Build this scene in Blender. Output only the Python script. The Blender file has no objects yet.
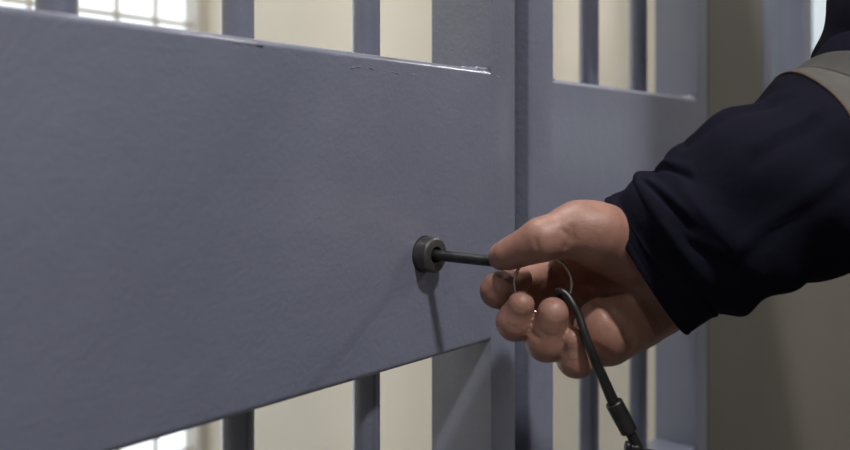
import bpy, bmesh, math, random
import numpy as np
from mathutils import Vector, Matrix, noise

sc = bpy.context.scene
COL = sc.collection
random.seed(4)
rng = np.random.default_rng(7)

# ------------------------------------------------------------------ camera, world, lights, exposure
CAMZ = 1.05
F = 800.0
cam_data = bpy.data.cameras.new('camera')
cam_data.sensor_width = 36.0
cam_data.lens = 36.0 * F / 850.0
cam_data.shift_y = -70.0 / 850.0
cam_data.clip_start = 0.02
cam_data.dof.use_dof = True
cam_data.dof.focus_distance = 0.485
cam_data.dof.aperture_fstop = 4.8
cam = bpy.data.objects.new('camera', cam_data)
cam.location = (0, 0, CAMZ)
cam.rotation_euler = (math.pi / 2, 0, 0)
COL.objects.link(cam)
sc.camera = cam

world = bpy.data.worlds.new('daylight')
world.use_nodes = True
world.node_tree.nodes['Background'].inputs[0].default_value = (0.93, 0.96, 1.0, 1)
world.node_tree.nodes['Background'].inputs[1].default_value = 2.0
sc.world = world

LAMP_W = 52.5           # watts of each corridor lamp
CELL_LAMP_W = 22.0
LAMP_COL = (1.0, 0.965, 0.93)

sc.view_settings.view_transform = 'Standard'
sc.view_settings.look = 'None'
sc.view_settings.exposure = 0.0
sc.view_settings.gamma = 1.0
sc.view_settings.use_curve_mapping = False
try:
    sc.cycles.use_denoising = True
except Exception:
    pass

# ------------------------------------------------------------------ frames of reference
# the grille runs along G_D (to the right and away), G_N points from it into the corridor
G_D = Vector((0.6531, 0.7573, 0.0)).normalized()
G_N = Vector((G_D.y, -G_D.x, 0.0))
G_O = Vector((0.0006, 0.5, 0.0))
G_ROT = math.atan2(G_D.y, G_D.x)
G_MAT = Matrix.Translation(G_O) @ Matrix.Rotation(G_ROT, 4, 'Z')   # local x along, y into the cell, z up


def gp(s, v, z):
    return G_O + G_D * s - G_N * v + Vector((0, 0, z))


def P(px, py, d):
    """a point seen at a place in the photograph, at a depth in metres"""
    return Vector(((px - 425.0) / F * d, d, CAMZ + (155.0 - py) / F * d))


# ------------------------------------------------------------------ materials
def new_mat(name):
    m = bpy.data.materials.new(name)
    m.use_nodes = True
    return m, m.node_tree.nodes, m.node_tree.links, m.node_tree.nodes['Principled BSDF']


def nz(N, L, scale, detail=3.0, rough=0.55, coord='Object'):
    tc = N.new('ShaderNodeTexCoord')
    t = N.new('ShaderNodeTexNoise')
    t.inputs['Scale'].default_value = scale
    t.inputs['Detail'].default_value = detail
    t.inputs['Roughness'].default_value = rough
    L.new(tc.outputs[coord], t.inputs['Vector'])
    return t


def ramp(N, L, src, stops):
    r = N.new('ShaderNodeValToRGB')
    el = r.color_ramp.elements
    while len(el) < len(stops):
        el.new(0.5)
    for e, (p, c) in zip(el, stops):
        e.position = p
        e.color = (*c, 1)
    L.new(src, r.inputs['Fac'])
    return r


def plain(name, c1, c2, scale, rough, metal=0.0, bump=0.0, bscale=None, detail=3, spec=0.5, dist=0.001):
    m, N, L, B = new_mat(name)
    t = nz(N, L, scale, detail)
    r = ramp(N, L, t.outputs['Fac'], [(0.3, c1), (0.7, c2)])
    L.new(r.outputs['Color'], B.inputs['Base Color'])
    B.inputs['Roughness'].default_value = rough
    B.inputs['Metallic'].default_value = metal
    B.inputs['Specular IOR Level'].default_value = spec
    if bump:
        t2 = nz(N, L, bscale or scale, 4)
        b = N.new('ShaderNodeBump')
        b.inputs['Strength'].default_value = bump
        b.inputs['Distance'].default_value = dist
        L.new(t2.outputs['Fac'], b.inputs['Height'])
        L.new(b.outputs['Normal'], B.inputs['Normal'])
    return m


def paint_material(name, c1, c2):
    """glossy brushed enamel over steel: orange peel, runs and pin holes"""
    m, N, L, B = new_mat(name)
    t = nz(N, L, 9.0, 4)
    r = ramp(N, L, t.outputs['Fac'], [(0.3, c1), (0.72, c2)])
    L.new(r.outputs['Color'], B.inputs['Base Color'])
    rr = nz(N, L, 30.0, 3)
    mr = N.new('ShaderNodeMapRange')
    mr.inputs['To Min'].default_value = 0.40
    mr.inputs['To Max'].default_value = 0.52
    L.new(rr.outputs['Fac'], mr.inputs['Value'])
    L.new(mr.outputs['Result'], B.inputs['Roughness'])
    peel = nz(N, L, 330.0, 2)
    wave = nz(N, L, 34.0, 3)
    pit = N.new('ShaderNodeTexVoronoi')
    pit.inputs['Scale'].default_value = 55.0
    tc = N.new('ShaderNodeTexCoord')
    L.new(tc.outputs['Object'], pit.inputs['Vector'])
    pr = N.new('ShaderNodeMapRange')
    pr.inputs['From Min'].default_value = 0.0
    pr.inputs['From Max'].default_value = 0.07
    L.new(pit.outputs['Distance'], pr.inputs['Value'])
    a = N.new('ShaderNodeMath'); a.operation = 'MULTIPLY_ADD'
    a.inputs[1].default_value = 0.30
    L.new(peel.outputs['Fac'], a.inputs[0])
    w = N.new('ShaderNodeMath'); w.operation = 'MULTIPLY'
    w.inputs[1].default_value = 0.8
    L.new(wave.outputs['Fac'], w.inputs[0])
    L.new(w.outputs[0], a.inputs[2])
    c = N.new('ShaderNodeMath'); c.operation = 'MULTIPLY_ADD'
    c.inputs[1].default_value = 0.22
    L.new(pr.outputs['Result'], c.inputs[0])
    L.new(a.outputs[0], c.inputs[2])
    b = N.new('ShaderNodeBump')
    b.inputs['Strength'].default_value = 0.75
    b.inputs['Distance'].default_value = 0.0013
    L.new(c.outputs[0], b.inputs['Height'])
    L.new(b.outputs['Normal'], B.inputs['Normal'])
    B.inputs['Specular IOR Level'].default_value = 0.5
    B.inputs['Coat Weight'].default_value = 0.7
    B.inputs['Coat Roughness'].default_value = 0.2
    return m


M = {}
M['paint'] = paint_material('blue grey enamel', (0.145, 0.159, 0.220), (0.166, 0.182, 0.248))
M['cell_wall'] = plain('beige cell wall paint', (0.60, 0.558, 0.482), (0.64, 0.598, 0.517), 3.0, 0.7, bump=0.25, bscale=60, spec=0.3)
M['glow_wall'] = plain('wall with painted bluish glow', (0.56, 0.62, 0.70), (0.60, 0.66, 0.74), 3.0, 0.7)  # bluish daylight glow put into the colour of the next cell's wall
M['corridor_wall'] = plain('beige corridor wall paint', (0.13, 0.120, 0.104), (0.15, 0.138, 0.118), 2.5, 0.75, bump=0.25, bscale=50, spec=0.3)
M['ceiling'] = plain('white ceiling paint', (0.40, 0.40, 0.39), (0.44, 0.44, 0.43), 2.0, 0.85)
M['floor'] = plain('grey concrete floor', (0.10, 0.10, 0.10), (0.14, 0.137, 0.135), 6.0, 0.5, bump=0.1, bscale=40)
M['white_frame'] = plain('white painted frame', (0.42, 0.40, 0.36), (0.46, 0.44, 0.40), 8.0, 0.5)
M['dark_metal'] = plain('dark gunmetal', (0.035, 0.035, 0.038), (0.06, 0.058, 0.06), 120.0, 0.38, metal=0.75, bump=0.2, bscale=700, dist=0.0003)
M['lock_metal'] = plain('worn dark steel lock', (0.075, 0.075, 0.078), (0.12, 0.118, 0.12), 150.0, 0.42, metal=0.7, bump=0.3, bscale=500, dist=0.0004)
M['black_void'] = plain('painted gap black', (0.004, 0.004, 0.004), (0.008, 0.008, 0.008), 50.0, 0.7)  # near-black paint for the darkness in the lock hole and the gaps
M['ring_steel'] = plain('bright ring steel', (0.52, 0.50, 0.48), (0.62, 0.60, 0.58), 90.0, 0.22, metal=1.0)
M['fabric'] = None
M['hair'] = plain('dark brown hair', (0.02, 0.014, 0.01), (0.035, 0.025, 0.018), 200, 0.6, bump=0.5, bscale=300)
M['eye'] = plain('eye', (0.55, 0.53, 0.50), (0.62, 0.60, 0.57), 30, 0.15)
M['boot'] = plain('black boot leather', (0.012, 0.012, 0.012), (0.02, 0.02, 0.02), 60, 0.45, bump=0.3, bscale=200)
M['silver'] = plain('silver reflective tape', (0.060, 0.057, 0.053), (0.076, 0.072, 0.066), 60, 0.55, bump=0.3, bscale=900, dist=0.0003)
M['tape_dark'] = plain('grey tape border', (0.042, 0.040, 0.040), (0.055, 0.053, 0.052), 60, 0.7, bump=0.3, bscale=900, dist=0.0003)
M['seam'] = plain('ochre edge stitching', (0.075, 0.052, 0.038), (0.09, 0.062, 0.045), 300, 0.8)


def fabric_material():
    m, N, L, B = new_mat('navy twill')
    t = nz(N, L, 14.0, 4)
    r = ramp(N, L, t.outputs['Fac'], [(0.3, (0.0066, 0.0067, 0.0132)), (0.7, (0.0088, 0.0089, 0.0172))])
    L.new(r.outputs['Color'], B.inputs['Base Color'])
    B.inputs['Roughness'].default_value = 0.82
    B.inputs['Specular IOR Level'].default_value = 0.03
    B.inputs['Sheen Weight'].default_value = 0.0
    B.inputs['Sheen Roughness'].default_value = 0.5
    B.inputs['Sheen Tint'].default_value = (0.45, 0.5, 0.7, 1)
    wv = nz(N, L, 1400.0, 1)
    wr = nz(N, L, 45.0, 3)
    a = N.new('ShaderNodeMath'); a.operation = 'MULTIPLY_ADD'
    a.inputs[1].default_value = 0.12
    L.new(wv.outputs['Fac'], a.inputs[0]); L.new(wr.outputs['Fac'], a.inputs[2])
    b = N.new('ShaderNodeBump')
    b.inputs['Strength'].default_value = 0.5
    b.inputs['Distance'].default_value = 0.0025
    L.new(a.outputs[0], b.inputs['Height']); L.new(b.outputs['Normal'], B.inputs['Normal'])
    return m


def skin_material(name, c1, c2, c3, rough=0.48):
    m, N, L, B = new_mat(name)
    t = nz(N, L, 55.0, 5, 0.62)
    r = ramp(N, L, t.outputs['Fac'], [(0.28, c1), (0.5, c2), (0.74, c3)])
    L.new(r.outputs['Color'], B.inputs['Base Color'])
    B.inputs['Roughness'].default_value = rough
    B.inputs['Specular IOR Level'].default_value = 0.42
    B.inputs['Subsurface Weight'].default_value = 0.05
    B.inputs['Subsurface Radius'].default_value = (1.0, 0.35, 0.2)
    B.inputs['Subsurface Scale'].default_value = 0.004
    v = N.new('ShaderNodeTexVoronoi'); v.inputs['Scale'].default_value = 900.0
    tc = N.new('ShaderNodeTexCoord'); L.new(tc.outputs['Object'], v.inputs['Vector'])
    w = nz(N, L, 160.0, 4)
    a = N.new('ShaderNodeMath'); a.operation = 'MULTIPLY_ADD'
    a.inputs[1].default_value = 0.35
    L.new(v.outputs['Distance'], a.inputs[0]); L.new(w.outputs['Fac'], a.inputs[2])
    b = N.new('ShaderNodeBump')
    b.inputs['Strength'].default_value = 0.35
    b.inputs['Distance'].default_value = 0.0007
    L.new(a.outputs[0], b.inputs['Height']); L.new(b.outputs['Normal'], B.inputs['Normal'])
    return m


M['fabric'] = fabric_material()
M['skin'] = skin_material('skin', (0.225, 0.114, 0.087), (0.272, 0.143, 0.111), (0.315, 0.173, 0.137))
M['nail'] = skin_material('fingernail', (0.27, 0.146, 0.115), (0.29, 0.158, 0.124), (0.31, 0.170, 0.135), 0.36)


def glass_material():
    m = bpy.data.materials.new('window glass')
    m.use_nodes = True
    N, L = m.node_tree.nodes, m.node_tree.links
    N.clear()
    out = N.new('ShaderNodeOutputMaterial')
    tr = N.new('ShaderNodeBsdfTransparent')
    tr.inputs[0].default_value = (0.95, 0.97, 0.97, 1)
    gl = N.new('ShaderNodeBsdfGlossy')
    gl.inputs['Roughness'].default_value = 0.05
    mx = N.new('ShaderNodeMixShader')
    mx.inputs[0].default_value = 0.06
    L.new(tr.outputs[0], mx.inputs[1]); L.new(gl.outputs[0], mx.inputs[2])
    L.new(mx.outputs[0], out.inputs['Surface'])
    return m


def emit_material(name, col, strength):
    m = bpy.data.materials.new(name)
    m.use_nodes = True
    N, L = m.node_tree.nodes, m.node_tree.links
    N.clear()
    out = N.new('ShaderNodeOutputMaterial')
    e = N.new('ShaderNodeEmission')
    e.inputs[0].default_value = (*col, 1)
    e.inputs[1].default_value = strength
    L.new(e.outputs[0], out.inputs['Surface'])
    return m


M['glass'] = glass_material()
M['diffuser'] = emit_material('lit lamp diffuser', LAMP_COL, 6.0)

# ------------------------------------------------------------------ mesh helpers


def link(name, bm_or_me, mat, parent=None, smooth=True, mw=None):
    if isinstance(bm_or_me, bmesh.types.BMesh):
        me = bpy.data.meshes.new(name)
        bmesh.ops.recalc_face_normals(bm_or_me, faces=bm_or_me.faces)
        bm_or_me.to_mesh(me)
        bm_or_me.free()
    else:
        me = bm_or_me
    o = bpy.data.objects.new(name, me)
    if mat:
        me.materials.append(mat)
    if smooth:
        for p in me.polygons:
            p.use_smooth = True
    COL.objects.link(o)
    if parent is not None:
        o.parent = parent
    if mw is not None:
        o.matrix_local = mw
    return o


def tag(o, label, cat, group=None):
    o['label'] = label
    o['category'] = cat
    if group:
        o['group'] = group
    return o


def empty(name, mat4=None, loc=None):
    o = bpy.data.objects.new(name, None)
    o.empty_display_size = 0.05
    COL.objects.link(o)
    if mat4 is not None:
        o.matrix_world = mat4
    if loc is not None:
        o.location = loc
    return o


def box(bm, x0, x1, y0, y1, z0, z1, bevel=0.0, seg=3):
    r = bmesh.ops.create_cube(bm, size=1.0)
    vs = r['verts']
    for v in vs:
        v.co = Vector((x0 + (v.co.x + .5) * (x1 - x0), y0 + (v.co.y + .5) * (y1 - y0), z0 + (v.co.z + .5) * (z1 - z0)))
    if bevel:
        es = list({e for v in vs for e in v.link_edges})
        bmesh.ops.bevel(bm, geom=es, offset=bevel, segments=seg, profile=0.6, affect='EDGES', clamp_overlap=True)


def box_sel(bm, x0, x1, y0, y1, z0, z1, bevel, seg, sel):
    """box with only the chosen edges rounded; sel gets the edge middle as -1, 0 or 1 per axis"""
    vs = bmesh.ops.create_cube(bm, size=1.0)['verts']
    es = list({e for v in vs for e in v.link_edges})
    pick = [e for e in es if sel(*[int(round(2 * c)) for c in ((e.verts[0].co + e.verts[1].co) / 2)])]
    for v in vs:
        v.co = Vector((x0 + (v.co.x + .5) * (x1 - x0), y0 + (v.co.y + .5) * (y1 - y0), z0 + (v.co.z + .5) * (z1 - z0)))
    bmesh.ops.bevel(bm, geom=pick, offset=bevel, segments=seg, profile=0.55, affect='EDGES', clamp_overlap=True)


def flat_shade(o, ang=35):
    """smooth shading with hard edges kept sharp"""
    me = o.data
    bm = bmesh.new(); bm.from_mesh(me)
    for e in bm.edges:
        if len(e.link_faces) == 2 and e.calc_face_angle(0) > math.radians(ang):
            e.smooth = False
    bm.to_mesh(me); bm.free()
    return o


def lathe(bm, prof, axis_o, axis_d, seg=48, cap=True):
    """revolve (along, radius) pairs round an axis"""
    d = Vector(axis_d).normalized()
    a = d.orthogonal().normalized(); b = d.cross(a)
    rings = []
    for (t, r) in prof:
        c = Vector(axis_o) + d * t
        rings.append([bm.verts.new(c + (a * math.cos(2 * math.pi * i / seg) + b * math.sin(2 * math.pi * i / seg)) * r) for i in range(seg)])
    for r0, r1 in zip(rings, rings[1:]):
        for i in range(seg):
            j = (i + 1) % seg
            bm.faces.new((r0[i], r0[j], r1[j], r1[i]))
    if cap:
        bm.faces.new(rings[0]); bm.faces.new(rings[-1])


def spline(pts, n):
    """Catmull-Rom through arrays of numbers"""
    A = np.array(pts, float)
    A = np.vstack([2 * A[0] - A[1], A, 2 * A[-1] - A[-2]])
    out = []
    m = len(A) - 3
    for u in np.linspace(0, m, n):
        i = min(int(u), m - 1); t = u - i
        p0, p1, p2, p3 = A[i:i + 4]
        out.append(0.5 * ((2 * p1) + (-p0 + p2) * t + (2 * p0 - 5 * p1 + 4 * p2 - p3) * t * t + (-p0 + 3 * p1 - 3 * p2 + p3) * t ** 3))
    return np.array(out)


def tube(bm, pts, rad, seg=16, cap=True, closed=False):
    pts = [Vector(p) for p in pts]
    n = len(pts)
    rads = rad if hasattr(rad, '__len__') else [rad] * n
    tang = []
    for i in range(n):
        if closed:
            tang.append((pts[(i + 1) % n] - pts[i - 1]).normalized())
        else:
            tang.append((pts[min(i + 1, n - 1)] - pts[max(i - 1, 0)]).normalized())
    u = tang[0].orthogonal().normalized()
    rings = []
    for p, t, r in zip(pts, tang, rads):
        u = (u - t * u.dot(t)).normalized()
        w = t.cross(u)
        rings.append([bm.verts.new(p + (u * math.cos(2 * math.pi * k / seg) + w * math.sin(2 * math.pi * k / seg)) * r) for k in range(seg)])
    pairs = list(zip(rings, rings[1:])) + ([(rings[-1], rings[0])] if closed else [])
    for r0, r1 in pairs:
        for k in range(seg):
            j = (k + 1) % seg
            bm.faces.new((r0[k], r0[j], r1[j], r1[k]))
    if cap and not closed:
        bm.faces.new(rings[0]); bm.faces.new(rings[-1])


# ------------------------------------------------------------------ the setting (built in the grille's frame)
FLOOR, CEIL = 0.0, CAMZ + 1.9
CELL_D = 0.96           # depth of the cell behind the bars
COR_W = 2.6             # width of the corridor in front of them
S_L, S_R = -2.4, 3.9


def struct(name, boxes, mat, bevel=0.0):
    bm = bmesh.new()
    for b in boxes:
        box(bm, *b, bevel=bevel)
    o = link(name, bm, mat, smooth=False)
    o.matrix_world = G_MAT
    o['kind'] = 'structure'
    return o


W_FRONT = 0.054         # thickness of the walls in the plane of the grille
struct('floor', [(S_L - .2, S_R + .2, -COR_W - .2, CELL_D + .2, -0.1, FLOOR)], M['floor'])
struct('ceiling', [(S_L - .2, S_R + .2, -COR_W - .2, CELL_D + .2, CEIL, CEIL + 0.1)], M['ceiling'])
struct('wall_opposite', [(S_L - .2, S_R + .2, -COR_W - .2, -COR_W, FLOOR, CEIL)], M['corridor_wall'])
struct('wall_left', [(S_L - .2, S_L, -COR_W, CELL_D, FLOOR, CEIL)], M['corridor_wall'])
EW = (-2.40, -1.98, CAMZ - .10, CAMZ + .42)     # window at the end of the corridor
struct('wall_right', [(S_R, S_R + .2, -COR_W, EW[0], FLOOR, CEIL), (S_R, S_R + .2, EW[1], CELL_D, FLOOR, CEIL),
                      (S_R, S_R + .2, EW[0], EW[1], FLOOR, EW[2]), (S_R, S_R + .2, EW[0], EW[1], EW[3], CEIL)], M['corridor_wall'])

# masonry between the cells, its corridor face and its cell faces
CW0, CW1 = 0.490, 0.628
SILL = CAMZ - 0.03
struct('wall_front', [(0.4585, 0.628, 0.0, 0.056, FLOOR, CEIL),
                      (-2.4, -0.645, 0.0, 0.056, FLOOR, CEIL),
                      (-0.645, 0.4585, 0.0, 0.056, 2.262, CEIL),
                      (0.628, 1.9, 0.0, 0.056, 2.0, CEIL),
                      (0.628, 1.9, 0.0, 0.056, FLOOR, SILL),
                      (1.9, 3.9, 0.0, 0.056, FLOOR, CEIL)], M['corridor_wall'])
struct('wall_cell', [(CW0, CW1, 0.056, CELL_D, FLOOR, CEIL),
                     (-0.80, -0.66, 0.056, CELL_D, FLOOR, CEIL)], M['cell_wall'])
struct('wall_far_cell', [(2.0, 2.14, 0.056, CELL_D, FLOOR, CEIL)], M['glow_wall'])

# back wall with two tall window openings
WIN = [(-0.36, 0.488, 0.22, 2.15), (0.72, 1.95, 0.22, 2.15)]
rects = []
edges = sorted([S_L - .2] + [x for w in WIN for x in w[:2]] + [S_R + .2])
for a, b in zip(edges, edges[1:]):
    w = [q for q in WIN if abs(q[0] - a) < 1e-6]
    if w:
        rects.append((a, b, CELL_D, CELL_D + .06, FLOOR, w[0][2]))
        rects.append((a, b, CELL_D, CELL_D + .06, w[0][3], CEIL))
    else:
        rects.append((a, b, CELL_D, CELL_D + .06, FLOOR, CEIL))
struct('wall_back', rects, M['cell_wall'])


def window(idx, x0, x1, z0, z1, nx, zs):
    fr = empty('window_%d' % idx, G_MAT)
    fr['kind'] = 'structure'
    y0, y1 = CELL_D + 0.002, CELL_D + 0.05
    bm = bmesh.new()
    w = 0.017
    box(bm, x0, x0 + w, y0, y1, z0, z1, 0.002); box(bm, x1 - w, x1, y0, y1, z0, z1, 0.002)
    box(bm, x0 + w, x1 - w, y0, y1, z0, z0 + w, 0.002); box(bm, x0 + w, x1 - w, y0, y1, z1 - w, z1, 0.002)
    link('window_frame', bm, M['white_frame'], fr, smooth=False)
    bm = bmesh.new()
    for i in range(1, nx):
        x = x0 + w + (x1 - x0 - 2 * w) * i / nx
        box(bm, x - .0022, x + .0022, y0 + .018, y1 - .018, z0 + w, z1 - w)
    for z in zs:
        box(bm, x0 + w, x1 - w, y0 + .019, y1 - .019, z - .004, z + .004)
    link('muntin_grid', bm, M['white_frame'], fr, smooth=False)
    bm = bmesh.new()
    box(bm, x0 + w, x1 - w, y0 + .022, y0 + .026, z0 + w, z1 - w)
    link('window_glass', bm, M['glass'], fr, smooth=False)
    return fr


window(1, *WIN[0], 11, [CAMZ - .55, CAMZ - .2, CAMZ + .243, CAMZ + .55, CAMZ + .85])
window(2, *WIN[1], 12, [CAMZ - .55, CAMZ - .2, CAMZ + .243, CAMZ + .55, CAMZ + .85])

ew = empty('window_4', G_MAT)
ew['kind'] = 'structure'
bm = bmesh.new()
box(bm, S_R + .02, S_R + .07, EW[0], EW[0] + .04, EW[2], EW[3]); box(bm, S_R + .02, S_R + .07, EW[1] - .04, EW[1], EW[2], EW[3])
box(bm, S_R + .02, S_R + .07, EW[0] + .04, EW[1] - .04, EW[2], EW[2] + .04); box(bm, S_R + .02, S_R + .07, EW[0] + .04, EW[1] - .04, EW[3] - .04, EW[3])
link('window_frame', bm, M['white_frame'], ew, smooth=False)
bm = bmesh.new()
box(bm, S_R + .043, S_R + .047, EW[0] + .04, EW[1] - .04, EW[2] + .04, EW[3] - .04)
link('window_glass', bm, M['glass'], ew, smooth=False)

# ------------------------------------------------------------------ ceiling lamps


def ceiling_lamp(s, v, label, watts, z=CEIL):
    t = empty('ceiling_light', Matrix.Translation(gp(s, v, z)))
    tag(t, label, 'ceiling light')
    bm = bmesh.new()
    lathe(bm, [(0, .135), (.03, .135), (.036, .13), (.036, .115)], (0, 0, 0), (0, 0, -1))
    link('housing', bm, M['white_frame'], t)
    bm = bmesh.new()
    lathe(bm, [(.037, .112), (.055, .105), (.066, .08), (.070, .03)], (0, 0, 0), (0, 0, -1))
    link('diffuser', bm, M['diffuser'], t)
    ld = bpy.data.lights.new('lamp_glow', 'AREA')
    ld.shape = 'DISK'; ld.size = 0.2; ld.energy = watts; ld.color = LAMP_COL
    lo = bpy.data.objects.new('lamp_glow', ld)
    COL.objects.link(lo)
    lo.parent = t
    lo.location = (0, 0, -0.078)
    return t


ceiling_lamp(-0.48, -1.17, 'round ceiling lamp in the corridor nearest the lock', LAMP_W)
ceiling_lamp(1.35, -1.25, 'round ceiling lamp in the corridor beyond the person', LAMP_W * 0.33)
ceiling_lamp(-1.9, -1.17, 'round ceiling lamp in the corridor at the left end', LAMP_W * 0.2)
ceiling_lamp(2.75, -1.25, 'round ceiling lamp in the corridor at the far right end', LAMP_W * 0.9)
ceiling_lamp(0.05, 0.36, 'unseen lamp added to light the cell behind the bars', CELL_LAMP_W)  # added lamp, lights the cell walls and the top of the hand

ceiling_lamp(1.30, 0.50, 'unseen lamp added to brighten the next cell behind the far steel window', CELL_LAMP_W * 1.6)  # added lamp, makes the view through the far window pale

# ------------------------------------------------------------------ barred gate and grille
Z_BOT = CAMZ - 0.1287    # lower edge of the lock plate
Z_TOP = CAMZ + 0.0587    # upper edge
DEEP = 0.0535            # depth of the box-section posts
BAR_V, BAR_R = 0.0268, 0.0087


def post(bm, s0, s1, z0=0.02, z1=2.26, v0=0.0, v1=DEEP):
    box(bm, s0, s1, v0, v1, z0, z1, 0.0022, 3)


def weld(bm, path, r=0.0016, jag=0.5):
    """a lumpy painted weld bead along a path (grille coordinates)"""
    pts, rr = [], []
    for a, b in zip(path, path[1:]):
        a, b = Vector(a), Vector(b)
        k = max(2, int((b - a).length / 0.0008))
        for i in range(k):
            t = i / k
            q = a.lerp(b, t)
            e = noise.noise(q * 260)
            pts.append(q + Vector((0, 0, .5 * r * noise.noise(q * 190 + Vector((5, 0, 0))))))
            rr.append(max(.12 * r, r * (1 - .4 * jag + jag * 2.2 * e)))
    tube(bm, pts, rr, 8)


def steel_plate(s0, s1, v0, v1, z0, z1, dents=()):
    """front-panel with a gently uneven, round-edged surface"""
    bm = bmesh.new()
    box(bm, s0, s1, v0, v1, z0, z1, 0.0035, 4)
    return bm


def add_bars(parent, ss, spans):
    for s in ss:
        bm = bmesh.new()
        for (z0, z1) in spans:
            lathe(bm, [(0, BAR_R), (z1 - z0, BAR_R)], (s, BAR_V, z0), (0, 0, 1), 32)
        link('bar', bm, M['paint'], parent)


# --- the gate on the left with the lock
gate = empty('barred_gate', G_MAT)
tag(gate, 'blue-grey steel barred gate with wide lock plate that the key is in', 'gate')
PL0, PL1 = -0.600, 0.0688
bm = bmesh.new()
box_sel(bm, PL0, PL1, 0.0, 0.030, Z_BOT, Z_TOP, 0.0042, 6, lambda x, y, z: x == 0 and y == -1)
plate = flat_shade(link('lock_plate', bm, M['paint'], gate))
bm = bmesh.new()
box_sel(bm, PL1, 0.0993, 0.0, DEEP, 0.02, 2.26, 0.0022, 3, lambda x, y, z: z == 0 and x == 1)
flat_shade(link('stile', bm, M['paint'], gate))
bm = bmesh.new()
post(bm, -0.643, -0.600)
link('stile', bm, M['paint'], gate)
bm = bmesh.new()
box(bm, -0.600, PL1, 0.0, DEEP, 2.20, 2.26, 0.002)
link('top_rail', bm, M['paint'], gate)
bm = bmesh.new()
box(bm, -0.600, PL1, 0.0, DEEP, 0.02, 0.09, 0.002)
link('bottom_rail', bm, M['paint'], gate)
add_bars(gate, [-0.0259 - 0.0962 * i for i in range(6)], [(0.09, 2.20)])

# welds: plate to stile, and a lumpy filler seam along the upper edge
bm = bmesh.new()
weld(bm, [(PL1 - .028, 0.0035, Z_TOP - .0010), (PL1 - .012, 0.0035, Z_TOP - .0008), (PL1 - .0005, 0.0035, Z_TOP + .0002)], 0.0022, .3)
link('weld_bead', bm, M['paint'], plate)
bm = bmesh.new()
weld(bm, [(PL1 - .001, 0.003, Z_TOP - .0012), (PL1 + .006, 0.0007, Z_TOP - .0040), (PL1 + .0125, 0.0008, Z_TOP - .0052)], 0.0012, .3)
link('weld_bead', bm, M['paint'], plate)
bm = bmesh.new()
weld(bm, [(PL1 - .002, 0.0035, Z_BOT + .0008), (PL1 + .003, 0.001, Z_BOT + .001)], 0.0016)
link('weld_bead', bm, M['paint'], plate)
bm = bmesh.new()
pth = []
for i in range(13):
    px = 346 + i * 6.0
    k = (px - 425) / 800
    s = (k * .5 - .0006) / (.6531 - .7573 * k)
    y = .5 + .7573 * s
    py = 66 + i * 0.55 + [0, 1.3, -.6, .8, -.5, 1.0, 1.8, .8, 2.2, 2.8, 2.2, 2.6, 3][i]
    pth.append((s, 0.0003, CAMZ + (155 - py) / 800 * y))
weld(bm, pth, 0.00055, 0.6)
link('filler_ridge', bm, M['paint'], plate)
for sb in (-0.0259, -0.1221, -0.2183):
    bm = bmesh.new()
    weld(bm, [(sb + .0095 * math.cos(a), BAR_V - .0095 * math.sin(a), Z_TOP + .0002) for a in np.linspace(.5, 2.6, 9)], 0.0019, .3)
    link('bar_weld', bm, M['paint'], plate)
# a run of thick paint below the upper edge
bm = bmesh.new()
pth = []
for px, py in ((233, 42), (240, 43.5), (248, 44), (256, 45), (264, 46)):
    k = (px - 425) / 800
    s = (k * .5 - .0006) / (.6531 - .7573 * k)
    y = .5 + .7573 * s
    pth.append((s, 0.0008, CAMZ + (155 - py) / 800 * y))
weld(bm, pth, 0.0012, 0.25)
link('paint_run', bm, M['paint'], plate)

# the lock: a round steel barrel standing proud of the plate
LZ = CAMZ - 0.0617
LS = -0.0015
ZLOCK = 0.0100
bm = bmesh.new()
R = 0.0109
lathe(bm, [(-.004, R), (ZLOCK - .0012, R), (ZLOCK - .0003, R - .0010), (ZLOCK, R - .0018), (ZLOCK, 0.0054), (ZLOCK - .0008, 0.0048), (ZLOCK - .009, 0.0048)],
      (LS, 0, LZ), (0, -1, 0), 64, cap=False)
lock = flat_shade(link('lock_barrel', bm, M['lock_metal'], gate), 40)
lock['label'] = 'dark steel lock barrel'
bm = bmesh.new()
lathe(bm, [(-.002, R + .0007), (.0002, R + .0006), (.0003, R + .0002)], (LS, 0, LZ), (0, -1, 0), 64, cap=True)
link('lock_gap_ring', bm, M['black_void'], lock)  # black ring painted in for the dark gap round the barrel
bm = bmesh.new()
lathe(bm, [(ZLOCK - .0088, .0047), (ZLOCK - .0068, .0047), (ZLOCK - .006, .0030)], (LS, 0, LZ), (0, -1, 0), 32, cap=True)
link('keyway', bm, M['black_void'], lock)

# --- the fixed grille on the right of the gap
grille = empty('fixed_grille', G_MAT)
tag(grille, 'fixed blue-grey barred steel grille right of the gate, behind the hand', 'grille')
bm = bmesh.new(); box_sel(bm, 0.1174, 0.1493, 0.0, DEEP, 0.02, 2.26, 0.0022, 3, lambda x, y, z: z == 0 and x == -1); flat_shade(link('stile', bm, M['paint'], grille))
bm = bmesh.new(); box_sel(bm, 0.4282, 0.4576, 0.0, 0.0455, 0.02, 2.26, 0.0022, 3, lambda x, y, z: z == 0 and x == 1); flat_shade(link('stile', bm, M['paint'], grille))
bm = bmesh.new(); box(bm, 0.1000, 0.1174, 0.040, 0.050, 0.05, 2.2)
link('gap_shade_strip', bm, M['black_void'], grille, smooth=False)  # black strip added behind the gap, paints its depth as shade
bm = bmesh.new()
box_sel(bm, 0.1493, 0.4282, 0.0, 0.020, Z_BOT, Z_TOP, 0.0042, 6, lambda x, y, z: x == 0 and y == -1)
gplate = flat_shade(link('cross_plate', bm, M['paint'], grille))
bm = bmesh.new()
weld(bm, [(0.1505, 0.002, Z_TOP - .001), (0.1560, 0.003, Z_TOP - .0003)], 0.0016)
link('weld_bead', bm, M['paint'], gplate)
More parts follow.
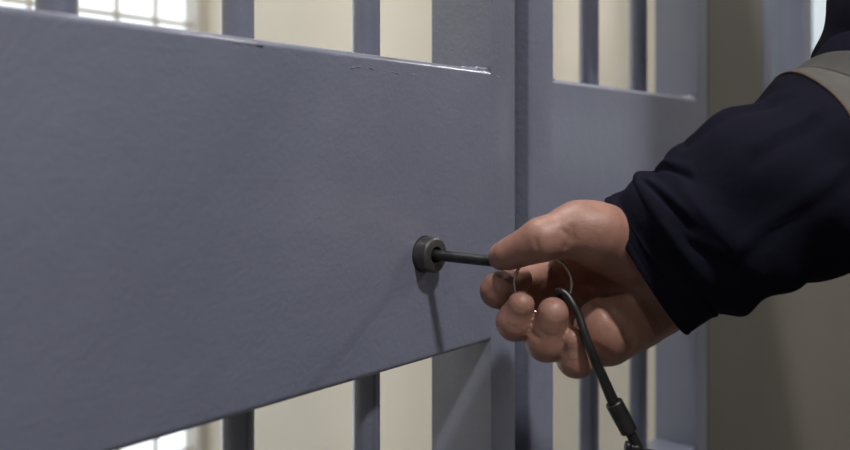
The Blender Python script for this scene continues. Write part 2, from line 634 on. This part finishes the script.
bm = bmesh.new()
weld(bm, [(0.395, 0.0035, Z_TOP - .0008), (0.4275, 0.0035, Z_TOP)], 0.0022, .3)
link('weld_bead', bm, M['paint'], gplate)
RAILZ = CAMZ - 0.301
bm = bmesh.new(); box(bm, 0.1493, 0.4282, 0.001, 0.0450, RAILZ - .05, RAILZ, 0.002); link('middle_rail', bm, M['paint'], grille)
bm = bmesh.new(); box(bm, 0.1493, 0.4282, 0.0, DEEP, 2.20, 2.26, 0.002); link('top_rail', bm, M['paint'], grille)
bm = bmesh.new(); box(bm, 0.1493, 0.4282, 0.0, DEEP, 0.02, 0.09, 0.002); link('bottom_rail', bm, M['paint'], grille)
add_bars(grille, [0.2525, 0.3492, 0.1558 + .0005][:2], [(RAILZ, 2.20), (0.09, RAILZ - .05)])

# --- a steel-framed window in the plain wall, farther along the corridor
far = empty('window_3', G_MAT)
far['kind'] = 'structure'
for a, b in ((0.6287, 0.6624), (0.7985, 0.8414), (1.855, 1.898)):
    bm = bmesh.new(); post(bm, a, b, SILL, 2.0, -.001, DEEP); link('window_post', bm, M['paint'], far)
for z in (SILL, 1.955):
    bm = bmesh.new(); box(bm, 0.6624, 0.7985, 0.0, DEEP, z, z + .045, 0.002); link('window_rail', bm, M['paint'], far)
    bm = bmesh.new(); box(bm, 0.8414, 1.855, 0.0, DEEP, z, z + .045, 0.002); link('window_rail', bm, M['paint'], far)
bm = bmesh.new(); box(bm, 0.8414, 1.855, 0.024, 0.028, SILL + .045, 1.955); link('window_glass', bm, M['glass'], far, smooth=False)
bm = bmesh.new(); box(bm, 0.6624, 0.7985, 0.024, 0.028, SILL + .045, 1.955); link('window_glass', bm, M['glass'], far, smooth=False)

# ------------------------------------------------------------------ smooth solid modelling: distance fields turned into one mesh


def seg_d(X, a, b):
    a = np.array(a, float); b = np.array(b, float)
    ba = b - a
    t = np.clip(((X - a) @ ba) / max(ba @ ba, 1e-12), 0, 1)
    return np.linalg.norm(X - a - t[..., None] * ba, axis=-1), t


def cone(X, a, b, ra, rb):
    d, t = seg_d(X, a, b)
    return d - (ra + (rb - ra) * t)


def ell(X, c, axes, r):
    """ellipsoid with three axis vectors"""
    A = np.array(axes, float)
    q = (X - np.array(c, float)) @ A.T
    r = np.array(r, float)
    k0 = np.linalg.norm(q / r, axis=-1)
    k1 = np.linalg.norm(q / (r * r), axis=-1)
    return k0 * (k0 - 1.0) / np.maximum(k1, 1e-9)


def smin(a, b, k):
    h = np.clip(0.5 + 0.5 * (b - a) / k, 0, 1)
    return b + (a - b) * h - k * h * (1 - h)


def surface_nets(field, lo, hi, h):
    lo = np.array(lo, float); hi = np.array(hi, float)
    n = np.ceil((hi - lo) / h).astype(int) + 1
    ax = [lo[i] + h * np.arange(n[i]) for i in range(3)]
    Fv = np.empty(n)
    for i in range(n[0]):
        g = np.empty((n[1], n[2], 3))
        g[..., 0] = ax[0][i]; g[..., 1] = ax[1][:, None]; g[..., 2] = ax[2][None, :]
        Fv[i] = field(g)
    ins = Fv < 0
    acc = np.zeros((n[0] - 1, n[1] - 1, n[2] - 1, 3)); cnt = np.zeros(n - 1)
    corners = [(i, j, k) for i in (0, 1) for j in (0, 1) for k in (0, 1)]
    def sub(A, c):
        return A[c[0]:n[0] - 1 + c[0], c[1]:n[1] - 1 + c[1], c[2]:n[2] - 1 + c[2]]
    for c in corners:
        for axis in range(3):
            if c[axis] == 0:
                e = list(c); e[axis] = 1
                f0, f1 = sub(Fv, c), sub(Fv, e)
                cr = (f0 < 0) != (f1 < 0)
                t = np.where(cr, f0 / np.where(cr, f0 - f1, 1), 0)
                for q in range(3):
                    acc[..., q] += np.where(cr, c[q] + (t if q == axis else 0), 0)
                cnt += cr
    act = cnt > 0
    idx = -np.ones(cnt.shape, int)
    idx[act] = np.arange(act.sum())
    ijk = np.argwhere(act)
    verts = lo + h * (ijk + acc[act] / cnt[act][:, None])
    faces = []
    for axis in range(3):
        a, b = (axis + 1) % 3, (axis + 2) % 3
        s0 = [slice(None)] * 3; s1 = [slice(None)] * 3
        s0[axis] = slice(0, -1); s1[axis] = slice(1, None)
        A, B = ins[tuple(s0)], ins[tuple(s1)]
        ch = np.argwhere(A != B)
        ok = (ch[:, a] > 0) & (ch[:, b] > 0) & (ch[:, a] < n[a] - 1) & (ch[:, b] < n[b] - 1)
        ch = ch[ok]
        flip = A[tuple(ch.T)]
        ea = np.eye(3, dtype=int)[a]; eb = np.eye(3, dtype=int)[b]
        q = np.stack([idx[tuple((ch - ea - eb).T)], idx[tuple((ch - eb).T)], idx[tuple(ch.T)], idx[tuple((ch - ea).T)]], 1)
        q[~flip] = q[~flip][:, ::-1]
        faces.append(q)
    return verts, np.vstack(faces)


def relax(V, Fq, it, fac=0.5):
    for _ in range(it):
        S = np.zeros_like(V); C = np.zeros(len(V))
        for a, b in ((0, 1), (1, 2), (2, 3), (3, 0)):
            np.add.at(S, Fq[:, a], V[Fq[:, b]]); np.add.at(S, Fq[:, b], V[Fq[:, a]])
            np.add.at(C, Fq[:, a], 1); np.add.at(C, Fq[:, b], 1)
        V = V + fac * (S / np.maximum(C, 1)[:, None] - V)
    return V


def mesh_from(name, V, Fq):
    me = bpy.data.meshes.new(name)
    me.from_pydata([tuple(v) for v in V], [], [tuple(int(i) for i in f) for f in Fq])
    me.update()
    return me


def A3(v):
    return np.array(tuple(v), float)


def pt(px, py, d):
    return A3(P(px, py, d))


# ------------------------------------------------------------------ the person: right hand, arm and body
# joints of the right hand (thumb up, palm turned towards the viewer, fingers curled back)
H = {
    'wrist': pt(655, 262, .459),
    # thumb
    't0': pt(622, 246, .457), 't1': pt(577, 229, .443), 't2': pt(542, 239.5, .437), 't3': pt(502, 256.5, .4545),
    # index, middle, ring, little: knuckle, middle joint, end joint, tip
    'i0': pt(558, 262, .508), 'i1': pt(500, 290, .474), 'i2': pt(498, 290.5, .461), 'i3': pt(518, 279, .472),
    'm0': pt(568, 284, .511), 'm1': pt(516, 323, .476), 'm2': pt(515, 322, .450), 'm3': pt(521, 304.5, .4430),
    'r0': pt(585, 306, .509), 'r1': pt(547, 343, .473), 'r2': pt(546, 341, .446), 'r3': pt(553, 313, .4385),
    'l0': pt(604, 328, .500), 'l1': pt(578, 359, .466), 'l2': pt(576, 358, .4455), 'l3': pt(573, 339.5, .4400),
}
FING = {'i': (.0115, .0100, .0096, .0084), 'm': (.0122, .0104, .0100, .0075),
        'r': (.0120, .0112, .0108, .0086), 'l': (.0112, .0108, .0103, .0070)}
ELB = pt(915, 140, .485)
SHO = np.array((.345, .545, 1.42))


def frame_axes(x, y):
    x = x / np.linalg.norm(x); y = y - x * (x @ y); y = y / np.linalg.norm(y)
    return [x, y, np.cross(x, y)]


HAND_AX = frame_axes(H['wrist'] - (H['m0'] + H['r0']) / 2, H['i0'] - H['l0'])   # along, across, through


def hand_field(X):
    f = None
    w = H['wrist']
    # palm: a fan of bones from the wrist to the knuckles
    ax = HAND_AX
    for k, (off, r0, r1, dp) in {'i': (.016, .0155, .0135, .006), 'm': (.006, .0165, .0135, .014), 'r': (-.006, .019, .0130, .017), 'l': (-.018, .0175, .0125, .022)}.items():
        a = w + ax[1] * off + np.array((0, dp, 0))
        c = cone(X, a, H[k + '0'], r0, r1)
        f = c if f is None else smin(f, c, .012)
    # forearm into the sleeve, flattened wrist
    for off, dp in ((.013, .002), (-.013, .016)):
        f = smin(f, cone(X, w + ax[1] * off + np.array((0, dp, 0)), ELB + (w - ELB) * .45 + ax[1] * off * .9, .0215, .026), .014)
    # ball of the thumb and heel of the little-finger side
    f = smin(f, cone(X, pt(618, 241, .4560), pt(597, 233, .4440), .0185, .0172), .012)
    f = smin(f, cone(X, pt(650, 303, .478), pt(606, 337, .466), .0160, .0166), .010)
    f = smin(f, cone(X, pt(627, 319, .468), pt(604, 325, .4605), .0155, .0150), .012)
    f = smin(f, cone(X, pt(662, 300, .480), pt(642, 316, .478), .0195, .0155), .011)
    # web between thumb and hand
    f = smin(f, cone(X, pt(590, 238, .462), pt(575, 250, .482), .013, .0125), .012)
    # thumb
    t = smin(cone(X, H['t0'], H['t1'], .0178, .0142), cone(X, H['t1'], H['t2'], .0142, .0116), .006)
    t = smin(t, cone(X, H['t2'], H['t3'], .0113, .0080), .004)
    t = smin(t, cone(X, pt(527, 247, .4395), pt(509, 255, .447), .0090, .0078), .004)
    f = smin(f, t, .007)
    # first finger bones join the palm softly
    for k, r in FING.items():
        f = smin(f, cone(X, H[k + '0'], H[k + '1'], r[0], r[1]), .006)
    for k, r in FING.items():
        c = smin(cone(X, H[k + '1'], H[k + '2'], r[1], r[2]), cone(X, H[k + '2'], H[k + '3'], r[2], r[3]), .004)
        f = smin(f, c, .0006)
    # flexion creases
    for (pts, wid, dep) in CREASES:
        for a, b in zip(pts, pts[1:]):
            d, _ = seg_d(X, a, b)
            f = f + dep * np.exp(-(d / wid) ** 2)
    return f


CREASES = []
COARSE = []


def on_surface(px, py, d0=.40, d1=.53):
    """first point of the hand met along a line of sight"""
    ds = np.linspace(d0, d1, 400)
    X = np.array([pt(px, py, d) for d in ds])
    v = hand_field(X)
    i = np.argmax(v < 0)
    return X[i] if v[i] < 0 else None


def crease(pixels, wid=.0016, dep=.0012):
    pts = [on_surface(*p) for p in pixels]
    pts = [p for p in pts if p is not None]
    if len(pts) > 1:
        COARSE.append((pts, wid, dep))


crease([(536, 240), (537, 247), (539, 254)], .0012, .0007)            # thumb end joint
crease([(572, 228), (571, 238), (566, 247)], .0018, .0010)  # thumb root fold
crease([(562, 230), (567, 234), (569, 240)], .0014, .0007)
crease([(597, 301), (606, 306), (616, 319), (626, 333), (633, 343)], .0024, .0022)   # palm crease by the heel
crease([(596, 347), (604, 352), (612, 359)], .0018, .0010)             # below the little finger
crease([(575, 272), (590, 285), (606, 294), (625, 292)], .0022, .0014)             # life line
crease([(590, 280), (604, 276), (625, 276)], .0020, .0008)
crease([(531, 333), (538, 338)], .0014, .0008)
CREASES = COARSE
HR = .001
lo = np.array((.018, .415, CAMZ - .150)); hi = np.array((.185, .535, CAMZ - .010))
HV, HF = surface_nets(hand_field, lo, hi, HR)
HV = relax(HV, HF, 2, .4)

# body under the clothes, in the person's own frame (x left, y back, z up)
BODY_F = Vector((-.75, -.66, 0.0)).normalized()
BODY_L = Vector((-BODY_F.y, BODY_F.x, 0.0))
BODY_C = Vector((.453, .416, 0))


def bp(x, y, z):
    """left, back, up of the body in metres -> world"""
    return A3(BODY_C + BODY_L * x - BODY_F * y + Vector((0, 0, z)))


def to_body(X):
    Q = X - A3(BODY_C)
    return np.stack([Q @ A3(BODY_L), Q @ (-A3(BODY_F)), Q[..., 2]], -1)


def elb(X, c, r):
    q = to_body(X) - np.array(c)
    r = np.array(r, float)
    k0 = np.linalg.norm(q / r, axis=-1); k1 = np.linalg.norm(q / (r * r), axis=-1)
    return k0 * (k0 - 1) / np.maximum(k1, 1e-9)


ARM_MID = pt(952, -30, .500)
L_ELB, L_WR = bp(.27, .03, 1.16), bp(.27, -.05, .92)


def legs_field(X, g):
    f = None
    for s in (-1, 1):
        c = smin(cone(X, bp(s * .095, .01, .90), bp(s * .10, -.01, .50), .083 + g, .056 + g), cone(X, bp(s * .10, -.01, .50), bp(s * .11, .02, .09), .054 + g, .040 + g), .03)
        f = c if f is None else np.minimum(f, c)
    return smin(f, elb(X, (0, .01, .93), (.165 + g, .115 + g, .13 + g)), .05)


def torso_field(X, g):
    f = elb(X, (0, 0, 1.22), (.185 + g, .115 + g, .27 + g))
    f = smin(f, elb(X, (0, .0, 1.37), (.20 + g, .105 + g, .11 + g)), .06)
    f = smin(f, elb(X, (0, .0, .98), (.165 + g, .115 + g, .12 + g)), .08)
    f = smin(f, cone(X, bp(.17, 0, 1.42), L_ELB, .062 + g, .045 + g), .05)
    f = smin(f, cone(X, bp(-.17, 0, 1.42), SHO, .062 + g, .060 + g), .05)
    return f


def body_field(X):
    f = smin(torso_field(X, 0), legs_field(X, 0), .06)
    f = smin(f, cone(X, L_ELB, L_WR, .042, .027), .02)
    f = smin(f, cone(X, L_WR, bp(.265, -.08, .84), .030, .028), .02)
    for i, (dx, dz) in enumerate(((-.022, .775), (-.007, .765), (.009, .770), (.023, .785))):
        f = smin(f, cone(X, bp(.265, -.085 + dx, .83), bp(.255, -.085 + dx * 1.1, dz), .0105, .0085), .006)
    f = smin(f, cone(X, bp(.258, -.10, .87), bp(.243, -.125, .815), .012, .009), .008)
    f = smin(f, cone(X, SHO, ARM_MID, .052, .044), .03)
    f = smin(f, cone(X, ARM_MID, ELB, .044, .040), .03)
    f = smin(f, cone(X, ELB, ELB + (H['wrist'] - ELB) * .45, .042, .036), .02)
    f = smin(f, cone(X, bp(0, .01, 1.44), bp(0, -.055, 1.56), .058, .052), .03)
    # feet
    for s in (-1, 1):
        f = smin(f, cone(X, bp(s * .11, .02, .07), bp(s * .13, -.12, .045), .04, .03), .03)
    return f


def head_field(X):
    """neck and head with brow, eye sockets, nose, lips, chin and ears"""
    f = cone(X, bp(0, -.02, 1.49), bp(0, -.062, 1.60), .055, .052)
    f = smin(f, elb(X, (0, -.065, 1.715), (.076, .094, .098)), .02)
    f = smin(f, elb(X, (0, -.110, 1.645), (.054, .056, .064)), .03)
    f = smin(f, elb(X, (0, -.148, 1.600), (.020, .018, .016)), .02)              # chin
    for s in (-1, 1):
        f = smin(f, elb(X, (s * .044, -.132, 1.665), (.020, .018, .018)), .02)  # cheeks
        f = smin(f, cone(X, bp(s * .014, -.158, 1.718), bp(s * .046, -.140, 1.716), .009, .008), .012)   # brows
        d = elb(X, (s * .033, -.164, 1.697), (.018, .014, .010))
        f = -smin(-f, d, .008)                                                  # sockets
        lid = np.maximum(np.linalg.norm(X - bp(s * .032, -.1452, 1.697), axis=-1) - .0122, .0046 - np.abs(X[..., 2] - 1.6965))
        f = smin(f, lid, .003)
        f = smin(f, elb(X, (s * .079, -.055, 1.680), (.007, .018, .030)), .008)
        f = smin(f, elb(X, (s * .010, -.166, 1.660), (.008, .009, .007)), .006)
    f = smin(f, cone(X, bp(0, -.158, 1.705), bp(0, -.174, 1.664), .007, .009), .008)
    f = smin(f, elb(X, (0, -.160, 1.634), (.022, .009, .0052)), .005)
    f = smin(f, elb(X, (0, -.158, 1.624), (.020, .010, .0062)), .005)
    d, _ = seg_d(X, bp(-.022, -.166, 1.629), bp(.022, -.166, 1.629))
    return f + .0022 * np.exp(-(d / .0035) ** 2)


def bounds(pts, pad):
    a = np.array(pts)
    return a.min(0) - pad, a.max(0) + pad


lo, hi = bounds([bp(-.3, -.25, .0), bp(.35, .2, 1.85), bp(-.3, .2, 0), bp(.35, -.25, 1.85), ELB, H['wrist'] * .6 + ELB * .4], .05)
BV, BF = surface_nets(body_field, lo, hi, .0095)
BV = relax(BV, BF, 2, .5)
lo, hi = bounds([bp(-.09, -.19, 1.5), bp(.09, .04, 1.82), bp(-.09, .04, 1.5), bp(.09, -.19, 1.5)], .01)
EV, EF = surface_nets(head_field, lo, hi, .0036)
EV = relax(EV, EF, 1, .4)
me = mesh_from('person', np.vstack([HV, BV, EV]), np.vstack([HF, BF + len(HV), EF + len(HV) + len(BV)]))
person = link('person', me, M['skin'])
tag(person, 'person in dark navy work jacket reaching in from the right, turning a key', 'person')


def shell(name, field, lo, hi, h, mat, parent, it=2):
    V, Fq = surface_nets(field, lo, hi, h)
    return link(name, mesh_from(name, relax(V, Fq, it, .5), Fq), mat, parent)


blo, bhi = bounds([bp(-.3, -.25, .0), bp(.35, .2, 1.6), bp(-.3, .2, 0), bp(.35, -.25, 1.6)], .06)


def jacket_field(X):
    f = smin(smin(torso_field(X, .018), elb(X, (0, .01, .93), (.205, .155, .16)), .04), cone(X, L_ELB, L_WR, .062, .045), .03)
    z = X[..., 2]
    f = smin(f, elb(X, (0, -.01, 1.47), (.088, .09, .06)), .02)
    neck = elb(X, (0, -.03, 1.57), (.062, .075, .09))
    f = np.maximum(f, -neck)
    return np.maximum(f, .84 - z)


def trouser_field(X):
    z = X[..., 2]
    return np.maximum(np.maximum(legs_field(X, .016), .07 - z), z - 1.01)


def boot_field(X, s):
    f = smin(cone(X, bp(s * .105, .02, .16), bp(s * .11, .02, .06), .062, .052), cone(X, bp(s * .11, .02, .05), bp(s * .132, -.15, .04), .05, .042), .03)
    f = smin(f, cone(X, bp(s * .11, .05, .04), bp(s * .11, .04, .05), .045, .045), .02)
    return np.maximum(np.maximum(f, .001 - X[..., 2]), X[..., 2] - .2)


def hair_field(X):
    f = elb(X, (0, -.062, 1.715), (.084, .098, .105))
    cut = to_body(X)
    return np.maximum(f, .045 + (-.08 - cut[..., 1]) * 1.0 - (cut[..., 2] - 1.62) - .0)


jacket = shell('jacket', jacket_field, blo, bhi, .011, M['fabric'], person)
shell('trousers', trouser_field, blo, bhi, .011, M['fabric'], person)
for s in (-1, 1):
    shell('boot', lambda X: boot_field(X, s), blo, np.array((bhi[0], bhi[1], .3)), .009, M['boot'], person)
shell('hair', hair_field, *bounds([bp(-.1, -.2, 1.55), bp(.1, .06, 1.85), bp(-.1, .06, 1.6), bp(.1, -.2, 1.6)], .03), .006, M['hair'], person)

for s in (-1, 1):
    bm = bmesh.new()
    bmesh.ops.create_uvsphere(bm, u_segments=24, v_segments=16, radius=.0108, matrix=Matrix.Translation(Vector(tuple(bp(s * .032, -.1455, 1.697)))))
    eye = link('eye', bm, M['eye'], person)
    bm = bmesh.new()
    bmesh.ops.create_uvsphere(bm, u_segments=20, v_segments=12, radius=.0058, matrix=Matrix.Translation(Vector(tuple(bp(s * .032, -.1512, 1.697)))))
    link('iris', bm, M['hair'], eye)

# fingernails laid on the finger ends


def nail(a, b, dors, rad, wid, leng):
    ax = (b - a) / np.linalg.norm(b - a)
    dv = dors - ax * (dors @ ax); dv = dv / np.linalg.norm(dv)
    sd = np.cross(ax, dv)
    n, m = 13, 11
    bm = bmesh.new()
    tops = []
    cc = b - ax * leng * .30
    for i in range(n):
        row = []
        u = -1 + 2 * i / (n - 1)
        for j in range(m):
            v = -1 + 2 * j / (m - 1)
            # a rounded-square outline
            rr = 1 - .10 * u * u * v * v
            ww = v * wid * rr * (1 - .10 * (u < 0) * u * u)
            o = cc + ax * (u * leng * .5 * rr) + sd * ww + dv * .02
            t = 0.0
            for _ in range(40):
                dd = float(hand_field((o - dv * t)[None])[0])
                if dd < 2e-5: break
                t += max(dd * .9, 1e-5)
            edge = max(abs(u), abs(v))
            lift = .00028 * (1 - edge ** 6) - .0001
            row.append(bm.verts.new(tuple(o - dv * (t - lift))))
        tops.append(row)
    for r0, r1 in zip(tops, tops[1:]):
        for j in range(m - 1):
            bm.faces.new((r0[j], r0[j + 1], r1[j + 1], r1[j]))
    o = link('fingernail', bm, M['nail'], person)
    return o


for k in 'imrl':
    a, b = H[k + '2'], H[k + '3']
    dors = a - (H[k + '1'] + b) / 2 if k != 'i' else np.array((-.3, -.9, -.5))
    nail(a, b, dors, FING[k][3], FING[k][3] * .60, .0105 if k != 'l' else .0085)
nail(H['t2'], H['t3'], np.array((-.25, .5, 1.0)), .008, .0062, .0135)

# ------------------------------------------------------------------ the right sleeve of the jacket
STN = [  # centre and radius, cuff to shoulder
    (*pt(645.5, 265.5, .4570), .0441),
    (*pt(661, 257, .4540), .0430),
    (*pt(677, 247, .4505), .0434),
    (*pt(707, 231, .4460), .0467),
    (*pt(750, 206, .4420), .0506),
    (*pt(800, 180, .4480), .0540),
    (*pt(860, 142, .4600), .0535),
    (*pt(912, 98, .4750), .0610),
    (*pt(948, 10, .4900), .0630),
    (*pt(960, -110, .520), .067),
    (*SHO, .078),
]
NU = 150
SP = spline(STN, NU)
CEN = SP[:, :3]
TAN = np.gradient(CEN, axis=0); TAN /= np.linalg.norm(TAN, axis=1)[:, None]
# the cuff stays square to the wrist
FU, FW = [], []
u = np.array((0, 0, 1.0))
for t in TAN:
    u = u - t * (u @ t); u /= np.linalg.norm(u)
    FU.append(u.copy()); FW.append(np.cross(t, u))
FU = np.array(FU); FW = np.array(FW)


SLEEVE_CREASES = [  # (along, around) from, to, width, depth of the sharper folds
    (.32, 1.95, .47, 1.70, .055, .0030),
    (.225, .45, .27, 1.35, .05, .0030),
    (.26, .10, .33, .85, .06, .0030),
    (.36, .35, .50, .62, .07, .0034),
    (.25, 1.55, .33, 2.3, .06, .0026),
    (.40, 1.15, .50, 1.10, .06, .0026),
    (.45, 2.3, .52, 1.9, .06, .0028),
]


def sleeve_pt(q, th, lift=0.0, folds=1.0):
    """q along 0..1 (cuff to shoulder), th around"""
    x = min(max(q, 0), 1) * (NU - 1)
    i = min(int(x), NU - 2); t = x - i
    c = CEN[i] * (1 - t) + CEN[i + 1] * t
    uu = FU[i] * (1 - t) + FU[i + 1] * t
    ww = FW[i] * (1 - t) + FW[i + 1] * t
    r = SP[i, 3] * (1 - t) + SP[i + 1, 3] * t
    k = min(1.0, max(0.0, q / .42)); k = k * k * (3 - 2 * k)
    d = uu * math.cos(th) + ww * math.sin(th) * (.72 + .28 * k)      # the wrist is flatter than it is wide
    fall = min(1.0, max(0.0, (q - .10) / .12))
    f = 0.0
    f += .0016 * fall * math.sin(q * 58 + 2.1 * math.sin(th + .6) + 1.2 * math.sin(2 * th))
    f += .0015 * fall * math.sin(q * 31 - 1.7 * math.sin(th - 1.1) + .5)
    f += .0036 * fall * (noise.noise(Vector((q * 14, math.cos(th) * 1.3, math.sin(th) * 1.3))))
    f += .0006 * math.sin(3 * th + q * 20)
    for (qa, ta, qb, tb, wd, dp) in SLEEVE_CREASES:
        dq, dt = (qb - qa) * 7.0, tb - ta
        px, py = (q - qa) * 7.0, (th - ta + math.pi) % (2 * math.pi) - math.pi
        k = (px * dq + py * dt) / (dq * dq + dt * dt)
        kk = min(1, max(0, k))
        e = (px - dq * kk) ** 2 + (py - dt * kk) ** 2
        side = (px * dt - py * dq) / math.hypot(dq, dt)
        f += .65 * dp * (-math.exp(-e / (wd * wd)) + .8 * math.exp(-((side - 1.6 * wd) ** 2 + (0 if 0 < k < 1 else e)) / (2.2 * wd * wd)) * math.exp(-max(0, abs(k - .5) - .5) * 9))
    return c + d * (r + f * folds + lift)


def sleeve_skin(name, q0, q1, nu, parent, mat, lift=0.0, nth=96, skew=(0.0, 0.0), th0=-.17, thick=.0016, flare=None, arc=None):
    bm = bmesh.new()
    rows = []
    a0, a1 = arc if arc else (0, 2 * math.pi)
    closed = arc is None
    cnt = nth if closed else nth + 1
    for layer in (0, 1):
        rr = []
        for i in range(nu + 1):
            row = []
            for k in range(cnt):
                th = a0 + (a1 - a0) * k / nth
                q = q0 + (q1 - q0) * i / nu + (skew[0] + (skew[1] - skew[0]) * i / nu) * max(0.0, math.cos(th - th0))
                l = lift + (flare(i / nu) if flare else 0) - (thick if layer else 0)
                row.append(bm.verts.new(tuple(sleeve_pt(q, th, l))))
            rr.append(row)
        rows.append(rr)
    for layer in (0, 1):
        for r0, r1 in zip(rows[layer], rows[layer][1:]):
            for k in range(cnt if closed else cnt - 1):
                j = (k + 1) % cnt
                f = (r0[k], r0[j], r1[j], r1[k])
                bm.faces.new(f if layer == 0 else f[::-1])
    for i in (0, -1):
        for k in range(cnt if closed else cnt - 1):
            j = (k + 1) % cnt
            bm.faces.new((rows[0][i][k], rows[0][i][j], rows[1][i][j], rows[1][i][k]))
    return link(name, bm, mat, parent)


Q_CUFF = 0.205
sleeve = sleeve_skin('jacket_sleeve', Q_CUFF - .012, 1.0, 170, person, M['fabric'], thick=.002,
                     flare=lambda t: .0022 * math.exp(-((t - .03) / .03) ** 2) - .0022 * math.exp(-(t / .010) ** 2))
cuff = sleeve_skin('cuff', 0.0, Q_CUFF + .01, 40, sleeve, M['fabric'], lift=0.0, thick=.0022,
                   flare=lambda t: -.0008 * math.exp(-(t / .02) ** 2) - .0005 * math.exp(-((t - .16) / .015) ** 2))
tp = sleeve_skin('reflective_band', .511, .566, 14, sleeve, M['silver'], lift=.0010, skew=(.054, .010))
tp['label'] = 'silver grey reflective band'
b2 = sleeve_skin('band_border', .566, .618, 12, tp, M['tape_dark'], lift=.0011, skew=(.010, -.020))
b2['label'] = 'darker grey border'
st = sleeve_skin('stitched_edge', .5085, .5125, 3, tp, M['seam'], lift=.0014, skew=(.054, .054))
st['label'] = 'ochre stitched edge'

# ------------------------------------------------------------------ the key, its ring and the hook it hangs on
AX_O = A3(gp(LS, 0, LZ))
AX_N = A3(G_N)
key = empty('key', loc=Vector(tuple(AX_O)))
tag(key, 'long dark steel round-shanked key turned in the lock by the hand', 'key')
bm = bmesh.new()
prof = [(-.0005, .0030), (.001, .0036), (.004, .0037), (.0085, .0037), (.0100, .0033), (.060, .0032), (.064, .0030)]
lathe(bm, prof, (0, 0, 0), tuple(AX_N), 32)
link('shank', bm, M['dark_metal'], key)
bm = bmesh.new()
EYE = .0675
ey = [Vector(tuple(AX_N * EYE + (AX_N * math.cos(a) + A3(G_D) * math.sin(a)) * .0045)) for a in np.linspace(0, 2 * math.pi, 33)[:-1]]
tube(bm, ey, .0015, 12, closed=True)
link('bow', bm, M['dark_metal'], key)

# split ring through the eye of the key
RC = pt(543, 284, .449)
VIEW = RC - np.array((0, 0, CAMZ)); VIEW /= np.linalg.norm(VIEW)
RX = np.array((1., 0, 0)) - VIEW * VIEW[0]; RX /= np.linalg.norm(RX)
RX = RX * .97 + VIEW * .10; RX /= np.linalg.norm(RX)
RY = np.cross(RX, VIEW); RY /= np.linalg.norm(RY)
RR = 28.5 / 800 * .449
bm = bmesh.new()
n = 110
pts = []
for i in range(n):
    a = 2 * math.pi * 1.9 * i / (n - 1) + 1.0
    pts.append(Vector(tuple((RX * math.cos(a) + RY * math.sin(a)) * RR + VIEW * (.0007 * (i / (n - 1) - .5) * 2))))
tube(bm, pts, .00085, 8)
ring = link('key_ring', bm, M['ring_steel'])
ring.location = Vector(tuple(RC))
tag(ring, 'thin bright steel split ring held between palm and fingertips', 'key ring')

# dark hook hanging down from the ring on a jointed metal tether
HK = [(566, 303, .4455), (560, 297, .4435), (557, 292.5, .4420), (561, 291, .4400), (567, 295, .4385), (573, 304, .4360),
      (579, 316, .4340), (583.5, 330, .4315), (588.5, 344, .4300), (595, 360, .4300), (603.5, 379, .4340), (613, 401, .4370), (621, 415, .438),
      (631, 434, .438), (639, 450, .438)]
hk = spline([(*pt(a, b, c),) for a, b, c in HK], 90)
org = hk[60]
tether = empty('key_tether', loc=Vector(tuple(org)))
tag(tether, 'dark gunmetal hooked tether rod with a ferrule hanging below the fist', 'key tether')
L0 = np.concatenate([[0], np.cumsum(np.linalg.norm(np.diff(hk, axis=0), axis=1))]); L0 /= L0[-1]
bm = bmesh.new()
rad = np.interp(L0, [0, .06, .2, .42, .6, .72, .74, 1.0], [.0012, .0017, .0020, .0025, .0029, .0032, .0030, .0029])
tube(bm, hk - org, rad, 20)
link('hook_rod', bm, M['dark_metal'], tether)
bm = bmesh.new()
a, b = pt(613.5, 402, .438) - org, pt(629.5, 431.5, .438) - org
ln = np.linalg.norm(b - a)
lathe(bm, [(0, .0028), (0, .0044), (.0006, .0049), (ln - .0006, .0049), (ln, .0044), (ln, .0027)], tuple(a), tuple((b - a) / ln), 40, cap=False)
flat_shade(link('ferrule', bm, M['dark_metal'], tether))
bm = bmesh.new()
c = pt(648, 467, .437) - org
e1 = (b - a) / ln; e2 = np.cross(e1, VIEW); e2 /= np.linalg.norm(e2)
tube(bm, [Vector(tuple(c + (e1 * math.cos(t) + e2 * math.sin(t)) * .0078)) for t in np.linspace(0, 2 * math.pi, 40)[:-1]], .0022, 12, closed=True)
link('swivel_eye', bm, M['dark_metal'], tether)
bm = bmesh.new()
k0 = pt(641, 449, .437) - org
lathe(bm, [(0, .0026), (.004, .0026), (.0046, .0020), (.0060, .0020), (.0062, .0028), (.0085, .0028), (.0088, .0022)], tuple(k0 - e2 * 0), tuple(-e2 * .6 - e1 * .5), 24)
link('thumb_screw', bm, M['dark_metal'], tether)
